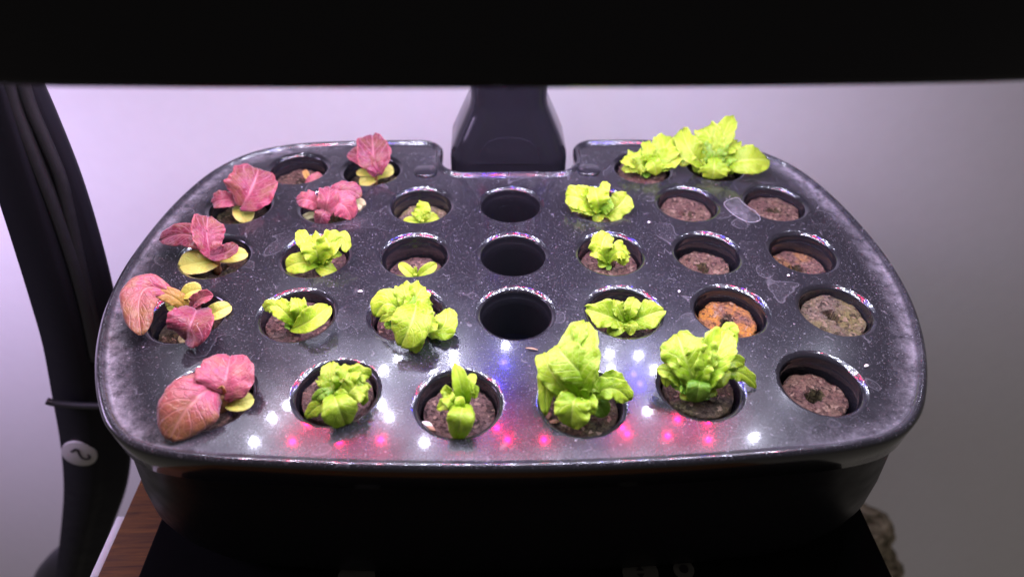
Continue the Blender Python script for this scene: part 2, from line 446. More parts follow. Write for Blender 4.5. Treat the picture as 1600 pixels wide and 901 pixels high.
# rim with skirt
prof = [(.0042, -.0125), (.0016, -.0125), (.0008, -.0118), (.0003, -.004), (.0000, .0000), (.0003, .0009), (.0008, .0015), (.0014, .0019), (.0021, .0021), (.0028, .0018), (.0035, .0010), (.0042, .0002), (.0050, 0)]
rings = [ring(d, z) for d, z in prof]
rim = loft('raised_rim', rings, M['deck'], tray)
ra = rim.data.attributes.new('dust', 'FLOAT', 'POINT')
nr = len(rings[0])
for i in range(len(prof)):
    for j in range(nr):
        x = abs(rings[i][j].x); side = min(1.0, max(0.0, (x - .09) / .06))
        ra.data[i * nr + j].value = (0, 0, 0, 0, .02, .04, .05, .05, .06, .15, .45, .85, 1.0)[i] * (.12 + .88 * side)
# cups
cprof = [(17.6, 0), (17.3, -.05), (16.95, -.2), (16.4, -.52), (15.85, -.92), (15.45, -1.35), (15.25, -1.9), (15.15, -2.8), (15.1, -4.6), (14.9, -5.0), (14.75, -5.4), (14.6, -9), (14.3, -27)]
crings = [[Vector((r * math.cos(2 * PI * k / NS), r * math.sin(2 * PI * k / NS), z)) / 1000 for k in range(NS)] for r, z in cprof]
cup0 = loft('pod_cup', crings, M['cup'], None)
cupme = cup0.data; bpy.data.objects.remove(cup0)
for r, x, y in HOLES:
    o = put('pod_cup', cupme, None, tray); o.location = (x, y, 0)
# two small round plugs beside the post notch
for px, py in ((665, 266), (920, 264)):
    c = at(px, py, .001)
    rr = [[Vector((c.x + q * math.cos(2 * PI * k / 28), c.y + q * math.sin(2 * PI * k / 28), z)) for k in range(28)] for q, z in ((.0066, .0001), (.0064, .0010), (.0058, .0014), (.0001, .0015))]
    o = loft('cover_button', rr, M['deck'], tray)

# ------------------------------------------------------------------ garden: bowl, base, post, hood
garden = empty('hydroponic_garden', (0, -.09, -.100))
tag(garden, 'black hydroponic garden with water bowl, rear post and overhead grow light', 'planter')
def bring(sx, sy, z, yo=0.0):
    sq = .055 * min(1.0, max(0.0, (-.016 - z) / .05))
    return [Vector((p.x * (sx + sq * math.exp(-((p.y + .182) / .026) ** 2)), -.09 + (p.y + .09) * sy + yo, z)) for p in OUT]
loft('water_bowl', [bring(.988, .985, -.0110), bring(.988, .985, -.0140), bring(.984, .980, -.0155), bring(.984, .973, -.030), bring(.982, .963, -.050), bring(.976, .948, -.068),
                    bring(.968, .934, -.078), bring(.945, .918, -.086), bring(.925, .905, -.0925), bring(.88, .86, -.0978)], M['bowl'], garden, False, True)
base = box('base_panel', (-.1708, -.262, -.1115), (.1718, .02, -.1000), M['mat'], garden, .0015)
def disc_ellipse(name, c, rx, ry, z0, z1, mat, parent, n=32):
    return loft(name, [[Vector((c.x + rx * math.cos(2 * PI * k / n), c.y + ry * math.sin(2 * PI * k / n), z)) for k in range(n)] for z in (z0, z1)], mat, parent, False, True, 40)
for px, py, rx in ((1001, 892, .0082), (1069, 887, .0048), (556, 901, .0085)):
    c = at(px, py, -.0985)
    b = disc_ellipse('button', c, rx, rx * .95, -.0999, -.0993, M['button'], base)
    if rx > .006:
        # two small dark arrow marks
        for s in (-1, 1):
            if px < 900: continue
            q = mesh('arrow_mark', [(c.x - .0018, c.y + s * .0007, -.0991), (c.x + .0018, c.y + s * .0007, -.0991), (c.x, c.y + s * .0030, -.0991)], [(0, 1, 2) if s > 0 else (0, 2, 1)], False)
            put('arrow_mark', q, M['ink'], base)
    else:
        disc_ellipse('button_dot', c, .0021, .0020, -.0992, -.0990, M['ink'], base, 16)
# post
def rrect(hw, y0, y1, z, rad, n=7):
    P = []
    for cx, cyy, a0 in ((hw - rad, y1 - rad, 0), (-hw + rad, y1 - rad, 90), (-hw + rad, y0 + rad, 180), (hw - rad, y0 + rad, 270)):
        for k in range(n):
            a = math.radians(a0 + 90 * k / (n - 1)); P.append(Vector((cx + rad * math.cos(a), cyy + rad * math.sin(a), z)))
    return P
post = loft('post', [rrect(.0335, -.0062, .046, -.098, .012), rrect(.0335, -.0062, .046, .0015, .012), rrect(.0330, -.0058, .046, .0055, .012), rrect(.0285, -.0040, .045, .0160, .012),
                     rrect(.0235, -.0022, .044, .0270, .012), rrect(.0218, -.0015, .043, .0315, .012), rrect(.0211, -.0012, .043, .036, .012), rrect(.0209, -.0010, .043, .060, .012), rrect(.0209, -.001, .043, .148, .012)], M['gloss'], garden)
# arched inset on the front of the post
arch = [(-.0165, .0025)]; arch += [(-.0165 + .0008 * k, .0060 + .0013 * k) for k in range(4)]
arch = [(-.0178, .0030), (-.0172, .0070), (-.0150, .0120), (-.0115, .0158), (-.006, .0176), (0, .0180), (.006, .0176), (.0115, .0158), (.0150, .0120), (.0172, .0070), (.0178, .0030)]
def front_y(z): return -.0062 + max(0.0, (z - .0015)) * .155
va = [(x, front_y(z) - .0005, z) for x, z in arch]; vb = [(x * 1.02, front_y(z) + .0004, z + .0003 if z > .004 else z - .0003) for x, z in arch]
n = len(arch)
put('post_inset', mesh('post_inset', va + vb, [tuple(range(n))] + [(i, (i + 1) % n, n + (i + 1) % n, n + i) for i in range(n)], False), M['gloss'], post)
# hood
HZ = .1335
hc = [Vector((x, y, 0)) for x, y in ((0, -.1966), (.06, -.1955), (.115, -.1928), (.150, -.187), (.168, -.174), (.175, -.150), (.177, -.07), (.175, .005), (.165, .035), (.14, .048), (.06, .052), (0, .052),
                                     (-.06, .052), (-.14, .048), (-.165, .035), (-.175, .005), (-.177, -.07), (-.175, -.150), (-.168, -.174), (-.150, -.1905), (-.115, -.1956), (-.06, -.1968))]
HO = catmull(hc, 5, True)
def hring(k, z): return [Vector((p.x * k, -.072 + (p.y + .072) * k, z)) for p in HO]
hood = loft('hood', [hring(.955, HZ + .0045), hring(.962, HZ + .0006), hring(.968, HZ), hring(.990, HZ), hring(.998, HZ + .0008), hring(1.0, HZ + .0024), hring(1.0, HZ + .034), hring(.97, HZ + .046), hring(.85, HZ + .052)], M['gloss'], garden, False, True)
loft('led_board', [hring(.9545, HZ + .0048), hring(.9545, HZ + .0062)], M['led_board'], hood, True, False)
# diodes: most found from their mirror images on the deck
ZL = HZ + .0040
def led_from_image(px, py):
    p = at(px, py, 0.0)
    k = (EYE.z + ZL) / EYE.z
    return EYE.x + (p.x - EYE.x) * k, EYE.y + (p.y - EYE.y) * k
LEDS = []
for c, pp in (('white', [(397, 690), (663, 691), (1178, 683), (425, 653), (450, 634), (608, 651), (596, 632), (600, 578), (622, 561), (664, 557), (709, 553), (709, 566), (676, 578),
                         (952, 553), (998, 555), (955, 577), (1022, 577), (905, 560), (1012, 642), (790, 540), (530, 575), (1075, 560), (1100, 575),
                         (870, 590), (730, 590), (500, 600), (1150, 600), (560, 600), (930, 600), (1060, 600), (330, 660), (370, 620), (1235, 610), (1280, 570), (310, 590), (645, 490), (470, 490), (960, 480)]),  # the last, rear whites are added to brighten the wall
              ('red', [(457, 690), (530, 690), (595, 687), (529, 667), (480, 661), (793, 687), (850, 687), (980, 678), (972, 668), (1043, 681), (1107, 687), (1107, 658), (1059, 655), (776, 668), (719, 690), (700, 655)]),
              ('blue', [(788, 566), (775, 600), (990, 585), (1000, 600), (690, 640), (760, 640), (940, 640), (560, 640), (1090, 620), (720, 620)])):
    for q in pp: LEDS.append((c, led_from_image(*q)))
# front rows of diodes, whose mirror images fall in front of the tray
for yy, n0, off in ((-.118, 13, 0), (-.138, 12, 1), (-.158, 13, 2), (-.174, 11, 3)):
    for i in range(n0):
        x = -.150 + .300 * i / (n0 - 1)
        c = 'red' if (i + off) % 11 == 3 else 'white'
        LEDS.append((c, (x, yy + (.004 if i % 2 else -.002))))
ledme = {}
for c in ('white', 'red', 'blue'):
    rad = .0019 if c == 'white' else .0018
    V = [(0, 0, -.0006)] + [(rad * math.cos(2 * PI * k / 8), rad * math.sin(2 * PI * k / 8), -.0004) for k in range(8)]
    ledme[c] = mesh('led_' + c, V, [(0, 1 + (k + 1) % 8, 1 + k) for k in range(8)], False)
    ledme[c].materials.append(M['led_' + c])
for c, (x, y) in LEDS:
    o = put('led', ledme[c], None, hood); o.location = (x, y, ZL)

# ------------------------------------------------------------------ neighbouring arm at the left
YA = -.065
arm = empty('curved_post', aty(120, 890, YA))
tag(arm, 'black curved post of a neighbouring garden with a round number sticker', 'post')
EDGE = [((-45, 60), (14, 60)), ((-40, 130), (40, 130)), ((-32, 200), (72, 200)), ((-14, 290), (110, 290)), ((14, 380), (140, 380)), ((42, 470), (164, 470)), ((62, 540), (178, 545)), ((77, 620), (189, 625)), ((91, 700), (196, 705)),
        ((96, 770), (190, 775)), ((91, 840), (168, 840)), ((84, 901), (147, 901)), ((78, 960), (130, 960))]
rows = [(aty(*a, YA), aty(*b, YA)) for a, b in EDGE]
Lp = catmull([a for a, b in rows], 5); Rp = catmull([b for a, b in rows], 5)
rings = []
SEC = [(0.0, .006), (.012, .002), (.04, 0.0), (.50, -.002), (.56, -.0012), (.62, .002), (.70, .0045), (.93, .0055), (.97, .0065), (1.0, .008), (1.0, .011), (.97, .013), (.03, .013), (0.0, .011)]
for a, b in zip(Lp, Rp):
    rings.append([a + (b - a) * f + Vector((0, dy, 0)) for f, dy in SEC])
body = loft('post_body', rings, M['arm'], arm, True, True, 70)
# two cables clipped along the right side
tube('cable', [aty(x, y, YA + .003) for x, y in ((4, 60), (18, 150), (52, 240), (84, 320), (112, 400), (134, 480), (150, 560))], .0034, M['cable'], arm, 12)
tube('cable', [aty(x, y, YA + .005) for x, y in ((18, 60), (42, 150), (69, 215), (94, 275), (110, 340), (128, 420), (148, 500), (160, 560))], .0030, M['cable'], arm, 12)
# seam band
tube('seam_band', [aty(x, y, YA - .004) for x, y in ((73, 626), (90, 630), (130, 633), (182, 634))], .0022, M['cable'], arm, 10)
# cable loop low at the left
tube('foot_ring', [aty(x, y, YA + .03) for x, y in ((140, 862), (112, 872), (88, 895), (76, 925), (72, 970))], .0155, M['cable'], arm, 12)
# sticker with the digit, on the slightly tilted front face
sc = aty(123.5, 709, YA - .0022)
ax = (aty(150.5, 717.5, YA - .0022) - sc); ay = (aty(130, 692.5, YA - .0022) - sc)
def ell(k, dy, n=40): return [sc + ax * (k * math.cos(2 * PI * i / n)) + ay * (k * math.sin(2 * PI * i / n)) + Vector((0, dy, 0)) for i in range(n)]
st = loft('number_sticker', [ell(1.0, .0012), ell(1.0, -.0001), ell(.97, -.0003)], M['sticker'], arm, False, True, 40)
dig = [(111.0, 706.0), (119.6, 700.8)], [(119.6, 700.8), (122.3, 704.5), (124.2, 709.5), (127.2, 714.2), (131.5, 716.8), (135.5, 717.0), (139.0, 715.8), (140.2, 713.2), (138.8, 711.2), (136.0, 710.6)]
V = []; Fc = []
for poly in dig:
    P = [aty(x, y, YA - .0029) for x, y in poly]
    P = catmull(P, 4) if len(P) > 2 else P
    b0 = len(V)
    for i, p in enumerate(P):
        t = (P[min(i + 1, len(P) - 1)] - P[max(i - 1, 0)]).normalized(); s = Vector((t.z, 0, -t.x)) * .00095
        V += [p + s, p - s]
        if i: k = b0 + 2 * i; Fc.append((k - 2, k - 1, k + 1, k))
put('digit', mesh('digit', V, Fc, False), M['ink'], st)

# ------------------------------------------------------------------ crumpled bundle at the right
def sack_mat():
    m, nt, p, out = newmat('crumpled_fibre'); L = nt.links.new
    n = tex(nt, 'ShaderNodeTexNoise', objco(nt), Scale=95.0, Detail=5.0, Distortion=.8)
    c = mixc(nt, ramp(nt, n.outputs[0], [(.38, 0), (.66, 1)]), (.07, .055, .025), (.46, .39, .27))
    L(c, p.inputs['Base Color']); p.inputs['Roughness'].default_value = .8
    bump(nt, n.outputs[0], .9, .006, p); return m
M['sack'] = sack_mat()
c1 = aty(1336, 832, .01); k1 = (c1 - EYE).dot(FWD) / FPX
V = []; Fc = []; na, nz = 36, 26
for i in range(nz + 1):
    t = i / nz
    z = c1.z + k1 * 52 - t * k1 * 260
    lump = abs(math.cos((t * 2.45 - .49) * PI * .5 * 2.0 / 2)) if t > .2 else 1
    rr = k1 * 56 * math.sqrt(max(0.0, 1 - ((t - .2) / .2) ** 2)) if t < .38 else k1 * (24 + 76 * min(1, (t - .38) / .11) ** .6)
    for j in range(na):
        a = 2 * PI * j / na
        q = Vector((math.cos(a), math.sin(a), t * 6))
        r2 = rr * (1 + .16 * noise.noise(q * 3.1) + .07 * noise.noise(q * 8.0))
        V.append((c1.x + r2 * math.cos(a), c1.y + r2 * .8 * math.sin(a), z))
for i in range(nz):
    for j in range(na): Fc.append((i * na + j, (i + 1) * na + j, (i + 1) * na + (j + 1) % na, i * na + (j + 1) % na))
sack = put('crumpled_bundle', mesh('crumpled_bundle', V, Fc), M['sack'])
tag(sack, 'olive beige crumpled round bundle behind the right corner of the black base', 'bundle')

# ------------------------------------------------------------------ peat plugs
def make_plug(x, y, z, mat, seed, tilt=(0, 0), rad=.0136, label='', dim=1.0, holex=(0, 0)):
    rs = [0, .0006, .0012, .0018, .0024, .0032, .0045, .0062, .008, .0098, .0114, .0126, rad * .985, rad]
    ns = 48; V = []; Fc = []
    for i, r in enumerate(rs):
        for k in range(ns):
            a = 2 * PI * k / ns
            q = Vector((r * math.cos(a), r * math.sin(a), 0))
            h = .0011 * noise.noise(Vector((q.x * 260, q.y * 260, seed * 3.7))) + .0011 * noise.noise(Vector((q.x * 95, q.y * 95, seed * 1.9)))
            edge = 1 + (.03 * noise.noise(Vector((math.cos(a) * 2.2, math.sin(a) * 2.2, seed))) + .028 * noise.noise(Vector((math.cos(a) * 7, math.sin(a) * 7, seed)))) * min(1, r / .009)
            dm = -.012 * dim * max(0.0, 1 - (r / (.0031 * (1 + .22 * math.sin(2 * a + seed) + .12 * math.sin(5 * a)))) ** 8)
            drop = -.0008 if i >= len(rs) - 1 else 0
            off = max(0.0, 1 - r / .006)
            V.append((q.x * edge + holex[0] * off, q.y * edge + holex[1] * off, h + dm + drop))
    for zz, rk in ((-.006, 1.0), (-.016, .93)):
        for k in range(ns):
            a = 2 * PI * k / ns
            j = 1 + .03 * noise.noise(Vector((math.cos(a) * 2.5, math.sin(a) * 2.5, seed + zz * 200)))
            V.append((rad * rk * j * math.cos(a), rad * rk * j * math.sin(a), zz))
    R = len(rs) + 2
    for i in range(R - 1):
        for k in range(ns): Fc.append((i * ns + k, (i + 1) * ns + k, (i + 1) * ns + (k + 1) % ns, i * ns + (k + 1) % ns))
    Fc.append(tuple((R - 1) * ns + k for k in range(ns - 1, -1, -1)))
    Fc2 = [f[::-1] for f in Fc]
    me = mesh('peat_plug', V, Fc2)
    bm = bmesh.new(); bm.from_mesh(me)
    bmesh.ops.remove_doubles(bm, verts=bm.verts, dist=1e-6); bmesh.ops.recalc_face_normals(bm, faces=bm.faces); bm.to_mesh(me); bm.free()
    me.materials.append(M[mat]); me.materials.append(M['peat_dark'])      # shade inside the sowing hole, put into the colour as darker peat
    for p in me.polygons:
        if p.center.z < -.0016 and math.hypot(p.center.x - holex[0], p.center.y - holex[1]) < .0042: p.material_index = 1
    o = put('peat_plug', me, M[mat]); o.location = (x, y, z); o.rotation_euler = (tilt[0], tilt[1], seed * 1.3)
    tag(o, label, 'peat plug', 'peat plugs in the tray cups'); return o
# index into HOLES -> (z mm, material, label, extras)
PL = {0: (-9, 'peat_pink', 'pinkish brown peat plug with a tiny pink sprout, far left of the rear row', {}),
      1: (-9, 'peat_dark', 'dark peat plug under the upright red seedling left of the post', {}),
      2: (-2.5, 'peat_pink', 'reddish peat plug filling its cup right of the post', {}),
      3: (-7, 'peat_dark', 'dark peat plug under the tallest green seedling in the rear right corner', {}),
      4: (-8, 'peat_dark', 'dark peat plug at the left end of the second row', {}),
      5: (-8, 'peat_dark', 'dark peat plug under the spreading pink seedling of the second row', {}),
      6: (-10, 'peat_green', 'greyish peat plug sunk low, third cup of the second row', {}),
      8: (-6, 'peat', 'brown peat plug under the green seedling right of the empty rear cup', {}),
      9: (-6.5, 'peat_pink', 'bare smooth pinkish peat plug, second from the right in the second row', dict(dim=.9, holex=(0, -.002))),
      10: (-5.5, 'peat_pink', 'bare pinkish peat plug at the right end of the second row', dict(dim=1.0, holex=(.001, -.001))),
      11: (-8, 'peat_dark', 'dark wet peat plug at the left end of the middle row', {}),
      12: (-6, 'peat', 'brown peat plug under the curly green seedling, second in the middle row', {}),
      13: (-12.5, 'peat', 'brown peat plug sunk deep below two tiny seed leaves', {}),
      15: (-7.5, 'peat_pink', 'pinkish peat plug with a small green sprout right of the middle empty cup', {}),
      16: (-9.5, 'peat_pink', 'bare brownish pink peat plug, second from the right in the middle row', dict(tilt=(.05, .08), rad=.0122)),
      17: (-11.0, 'peat_crust', 'bare sunken peat plug with an orange crust, right end of the middle row', dict(tilt=(.05, .05))),
      18: (-9, 'peat_dark', 'dark wet peat plug at the left end of the fourth row', {}),
      19: (-4.5, 'peat', 'smooth grey brown peat plug, second from the left in the fourth row', {}),
      20: (-6, 'peat', 'dark brown peat plug under the large drooping green seedling of the fourth row', {}),
      22: (-7.5, 'peat_dark', 'dark mossy peat plug under two broad green leaves in the fourth row', {}),
      23: (-7, 'peat_orange', 'bare rust orange peat plug with a dark centre hole in the fourth row', dict(rad=.0124, tilt=(.04, -.03))),
      24: (-4.8, 'peat_green', 'bare greenish grey peat plug with a slit hole, right end of the fourth row', dict(holex=(.001, .001))),
      25: (-4, 'peat', 'brown peat plug under the large red leaves, front left corner', {}),
      26: (-3.2, 'peat', 'grey brown peat plug nearly level with its cup, second in the front row', {}),
      27: (-6.5, 'peat', 'brown peat plug holding a white husk, third in the front row', {}),
      28: (-4, 'peat_dark', 'dark peat plug with two brown seeds, fourth in the front row', {}),
      29: (-2.8, 'peat_dark', 'dark mossy peat plug nearly level with its cup, fifth in the front row', {}),
      30: (-8.0, 'peat_pink', 'bare coarse brown peat plug with a deep centre hole, front right corner', dict(rad=.0125, tilt=(.06, .05), dim=1.5))}
for i, (z, mt, lb, kw) in PL.items():
    _, x, y = HOLES[i]
    make_plug(x + random.uniform(-.0004, .0004), y + random.uniform(-.0004, .0004), z / 1000, mt, i + 1, label=lb, **kw)

# ------------------------------------------------------------------ seedlings
NU, NV = 25, 13
def make_leaf(parent, name, b, t, w, m=None, k='g', roll=0.0, cup=.12, ruf=.10, lob=.10, pet=.22, wide=.58, nr=None, point=.5, fr=2.4, fold=.16, twist=None):
    """a leaf from its foot b to its tip t (pixel, pixel, height mm), w pixels wide"""
    lean = lambda z: z if z < 8 else 8 + (z - 8) * .55
    B = at(b[0], b[1], lean(b[2]) / 1000); T = at(t[0], t[1], lean(t[2]) / 1000)
    if m is None:
        Mi = (B + T) / 2 + Vector((0, 0, (T - B).length * .14))
    else: Mi = at(m[0], m[1], lean(m[2]) / 1000)
    C = 2 * Mi - (B + T) / 2
    dist = (Mi - EYE).dot(FWD); W = w * dist / FPX / 2
    sd = random.random() * 50
    tw = random.uniform(-.35, .35) if twist is None else twist
    if k in ('g', 'd') and lob > .07: lob *= 1.9; ruf *= 1.5
    view = (EYE - Mi).normalized()
    hint = (view * 1.0 + Vector((0, 0, 1)) * .45).normalized() if nr is None else Vector(nr).normalized()
    V = []; UVs = []
    L0 = (T - B).length
    for i in range(NU):
        u = i / (NU - 1)
        p = B * (1 - u) ** 2 + C * 2 * u * (1 - u) + T * u * u
        tg = ((C - B) * 2 * (1 - u) + (T - C) * 2 * u)
        if tg.length < 1e-7: tg = T - B
        tg.normalize()
        nn = hint - tg * hint.dot(tg)
        if nn.length < .15: nn = Vector((0, 0, 1)) - tg * tg.z
        nn.normalize()
        nn = Matrix.Rotation(roll + tw * (u - .4), 3, tg) @ nn
        s = tg.cross(nn).normalized()
        if u < wide:
            x = u / wide; wu = pet + (1 - pet) * math.sin(x * PI / 2) ** 1.25
        else:
            x = (u - wide) / (1 - wide); wu = max(0.02, 1 - x ** (2.0 + point)) ** (.5 if point < .9 else .9)
        for j in range(NV):
            v = -1 + 2 * j / (NV - 1); sgn = 1 if v > 0 else -1
            lb = 1 + lob * (1.5 * noise.noise(Vector((u * 4.2 + sd, sgn * 7.0, sd))) + .9 * noise.noise(Vector((u * 12 + sd, sgn * 5.0, sd))))
            ww = W * wu * (1 + (lb - 1) * abs(v))
            a = abs(v)
            h = cup * W * wu * (a ** 2) + fold * W * wu * a + ruf * W * (.75 * a ** 1.7 * math.sin(fr * 2 * PI * u + sd + sgn * 1.1) + .8 * a ** 4 * math.sin(fr * 4.6 * PI * u + sd * 3 + sgn * .7)) * min(1, u * 3)
            h += .07 * W * noise.noise(Vector((u * 3.0 + sd, v * 2.0, sd * 2))) + .025 * W * noise.noise(Vector((u * 9 + sd, v * 6.0, sd)))
            h -= .07 * W * math.exp(-(v / .16) ** 2)
            q = p + s * (ww * v) + nn * h + tg * (W * lob * .8 * a * noise.noise(Vector((v * 3 + sd, u * 5, 1.3))))
            V.append(q); UVs.append((u, j / (NV - 1)))
    Fc = [(i * NV + j, (i + 1) * NV + j, (i + 1) * NV + j + 1, i * NV + j + 1) for i in range(NU - 1) for j in range(NV - 1)]
    me = mesh(name, V, Fc, True, UVs)
    o = put(name, me, M[k], parent)
    sol = o.modifiers.new('thickness', 'SOLIDIFY'); sol.thickness = .00018; sol.offset = 0
    return o
def stalk(parent, b, t, r, k):
    B = at(b[0], b[1], b[2] / 1000); T = at(t[0], t[1], t[2] / 1000)
    rings = []
    for i in range(5):
        u = i / 4; p = B.lerp(T, u) + Vector((.0006 * math.sin(u * 3 + b[0]), .0004 * math.sin(u * 4), 0))
        rr = r * (1.15 - .3 * u)
        rings.append([p + Vector((rr * math.cos(2 * PI * a / 8), rr * math.sin(2 * PI * a / 8), 0)) for a in range(8)])
    o = loft('stem', rings, M[k], parent, True, True)
    return o
def plant(label, foot, leaves, group, stems=()):
    root = empty('lettuce_seedling', at(foot[0], foot[1], foot[2] / 1000))
    tag(root, label, 'seedling', group)
    for s in stems: stalk(root, *s)
    if not stems:
        stalk(root, (foot[0], foot[1], foot[2] - 1.5), (foot[0], foot[1] - 6, foot[2] + 4), .0011, 'g' if group[0] == 'g' else 'o')
    for lf in leaves:
        lf = dict(lf); nm = 'seed_leaf' if lf.get('k') in ('y', 'k') else 'leaf'
        make_leaf(root, nm, **lf)
    return root
RG, GG = 'red lettuce seedlings', 'green lettuce seedlings'
D = dict
COTY = D(ruf=.02, lob=.02, pet=.3, wide=.60, cup=.10)
# --- red seedlings
plant('red lettuce seedling with a big bronze leaf hanging over the front left cup', (348, 630, -4), [
    D(b=(344, 604, 5), m=(303, 624, 12), t=(264, 688, 2), w=92, k='b', cup=-.20, ruf=.04, lob=.04, wide=.50, pet=.55, fold=.0, point=.1, twist=0),
    D(b=(348, 620, 3), m=(353, 594, 10), t=(360, 555, 10), w=84, k='p', cup=.10, ruf=.07, lob=.06, wide=.55, pet=.35, twist=0),
    D(b=(346, 626, -2), m=(346, 616, 4), t=(346, 602, 9), w=16, k='o', ruf=.15),
    D(b=(350, 628, -3), m=(370, 628, 1), t=(396, 622, 0), w=32, k='y', **COTY)], RG,
    [((346, 640, -5), (346, 612, 4), .0028, 'o')])
plant('red lettuce seedling with one leaf drooping over the left rim, fourth row', (303, 500, -9), [
    D(b=(292, 482, 2), m=(268, 462, 10), t=(236, 455, 14), w=26, k='o', cup=-.3, pet=.7, ruf=.12, wide=.5),
    D(b=(262, 456, 12), m=(222, 456, 19), t=(221, 523, 5), w=54, k='b', cup=-.22, ruf=.06, lob=.07, pet=.35, wide=.45),
    D(b=(282, 466, 6), t=(315, 452, 9), w=26, k='y', **COTY),
    D(b=(300, 478, 0), t=(260, 480, 3), w=30, k='y', **COTY),
    D(b=(298, 484, 2), m=(310, 468, 10), t=(333, 461, 13), w=22, k='p', cup=.3, ruf=.2),
    D(b=(308, 482, 6), m=(299, 503, 13), t=(288, 532, 3), w=66, k='r', cup=.14, ruf=.07, lob=.05, pet=.5, wide=.52),
    D(b=(304, 492, 2), t=(314, 480, 7), w=16, k='p'),
    D(b=(312, 496, -3), m=(335, 488, 2), t=(360, 477, 2), w=27, k='y', **COTY),
    D(b=(318, 524, -5), t=(279, 533, -4), w=16, k='k', **COTY)], RG,
    [((304, 508, -10), (300, 486, 3), .0018, 'o')])
plant('red lettuce seedling with a wide winged leaf pointing left, middle row', (343, 424, -9), [
    D(b=(338, 402, 3), m=(300, 368, 16), t=(249, 376, 9), w=40, k='r', cup=-.1, ruf=.12, lob=.08, wide=.45, pet=.35),
    D(b=(334, 404, 3), m=(324, 372, 14), t=(326, 338, 22), w=50, k='r', cup=.16, ruf=.12, lob=.1, wide=.66, pet=.25, roll=.25),
    D(b=(322, 398, 4), m=(348, 396, 8), t=(370, 382, 12), w=24, k='r', cup=.2, ruf=.12, pet=.4),
    D(b=(340, 410, -3), m=(312, 410, 1), t=(278, 416, -1), w=40, k='y', **COTY),
    D(b=(342, 406, -3), m=(362, 400, 2), t=(386, 395, 1), w=24, k='y', **COTY)], RG,
    [((343, 426, -10), (336, 396, 4), .0017, 'o')])
plant('red lettuce seedling with one broad upright leaf, left end of the second row', (377, 330, -8), [
    D(b=(374, 324, 1), m=(392, 297, 10), t=(404, 264, 19), w=74, k='r', cup=.2, ruf=.10, lob=.08, wide=.50, pet=.2),
    D(b=(380, 318, -2), m=(352, 312, 5), t=(332, 318, 3), w=28, k='p', ruf=.12),
    D(b=(374, 318, -5), m=(380, 330, -3), t=(383, 348, -6), w=32, k='y', **COTY)], RG)
plant('pink lettuce seedling sprawling in the second cup of the second row', (510, 338, -8), [
    D(b=(512, 332, -1), m=(485, 313, 8), t=(464, 314, 6), w=30, k='p', cup=-.2, ruf=.15),
    D(b=(506, 338, -2), m=(512, 314, 9), t=(516, 292, 12), w=32, k='p', cup=.25, ruf=.12, pet=.5, wide=.6),
    D(b=(516, 324, 4), m=(535, 298, 12), t=(564, 308, 7), w=32, k='r', cup=-.15, ruf=.1, pet=.4),
    D(b=(508, 326, 3), m=(532, 318, 8), t=(550, 342, 0), w=44, k='p', cup=-.2, ruf=.12, pet=.4, wide=.5),
    D(b=(512, 328, 2), m=(504, 336, 3), t=(499, 352, -4), w=26, k='r', cup=-.2, ruf=.1),
    D(b=(545, 318, 0), t=(570, 324, -1), w=20, k='k', **COTY),
    D(b=(502, 338, -5), t=(472, 342, -6), w=11, k='k', **COTY)], RG)
plant('red lettuce seedling with an upright leaf and three yellow seed leaves left of the post', (588, 285, -8), [
    D(b=(590, 274, 2), m=(584, 246, 13), t=(582, 211, 24), w=52, k='r', cup=.2, ruf=.1, lob=.12, wide=.55, pet=.25),
    D(b=(590, 270, 4), m=(570, 250, 12), t=(545, 238, 14), w=28, k='r', cup=.1, ruf=.12, lob=.12),
    D(b=(590, 278, -4), t=(615, 266, -1), w=21, k='y', **COTY),
    D(b=(592, 276, -4), m=(578, 280, -3), t=(562, 288, -5), w=20, k='y', **COTY),
    D(b=(590, 276, -3), t=(557, 272, 0), w=13, k='y', **COTY)], RG,
    [((588, 290, -9), (590, 268, 4), .0010, 'o')])
plant('tiny pink sprout in the rear left cup', (484, 290, -9), [
    D(b=(478, 294, -7), m=(488, 284, -3), t=(503, 273, -2), w=20, k='p', cup=.2, ruf=.1),
    D(b=(484, 288, -7), t=(475, 266, -1), w=10, k='o', ruf=.05)], RG)
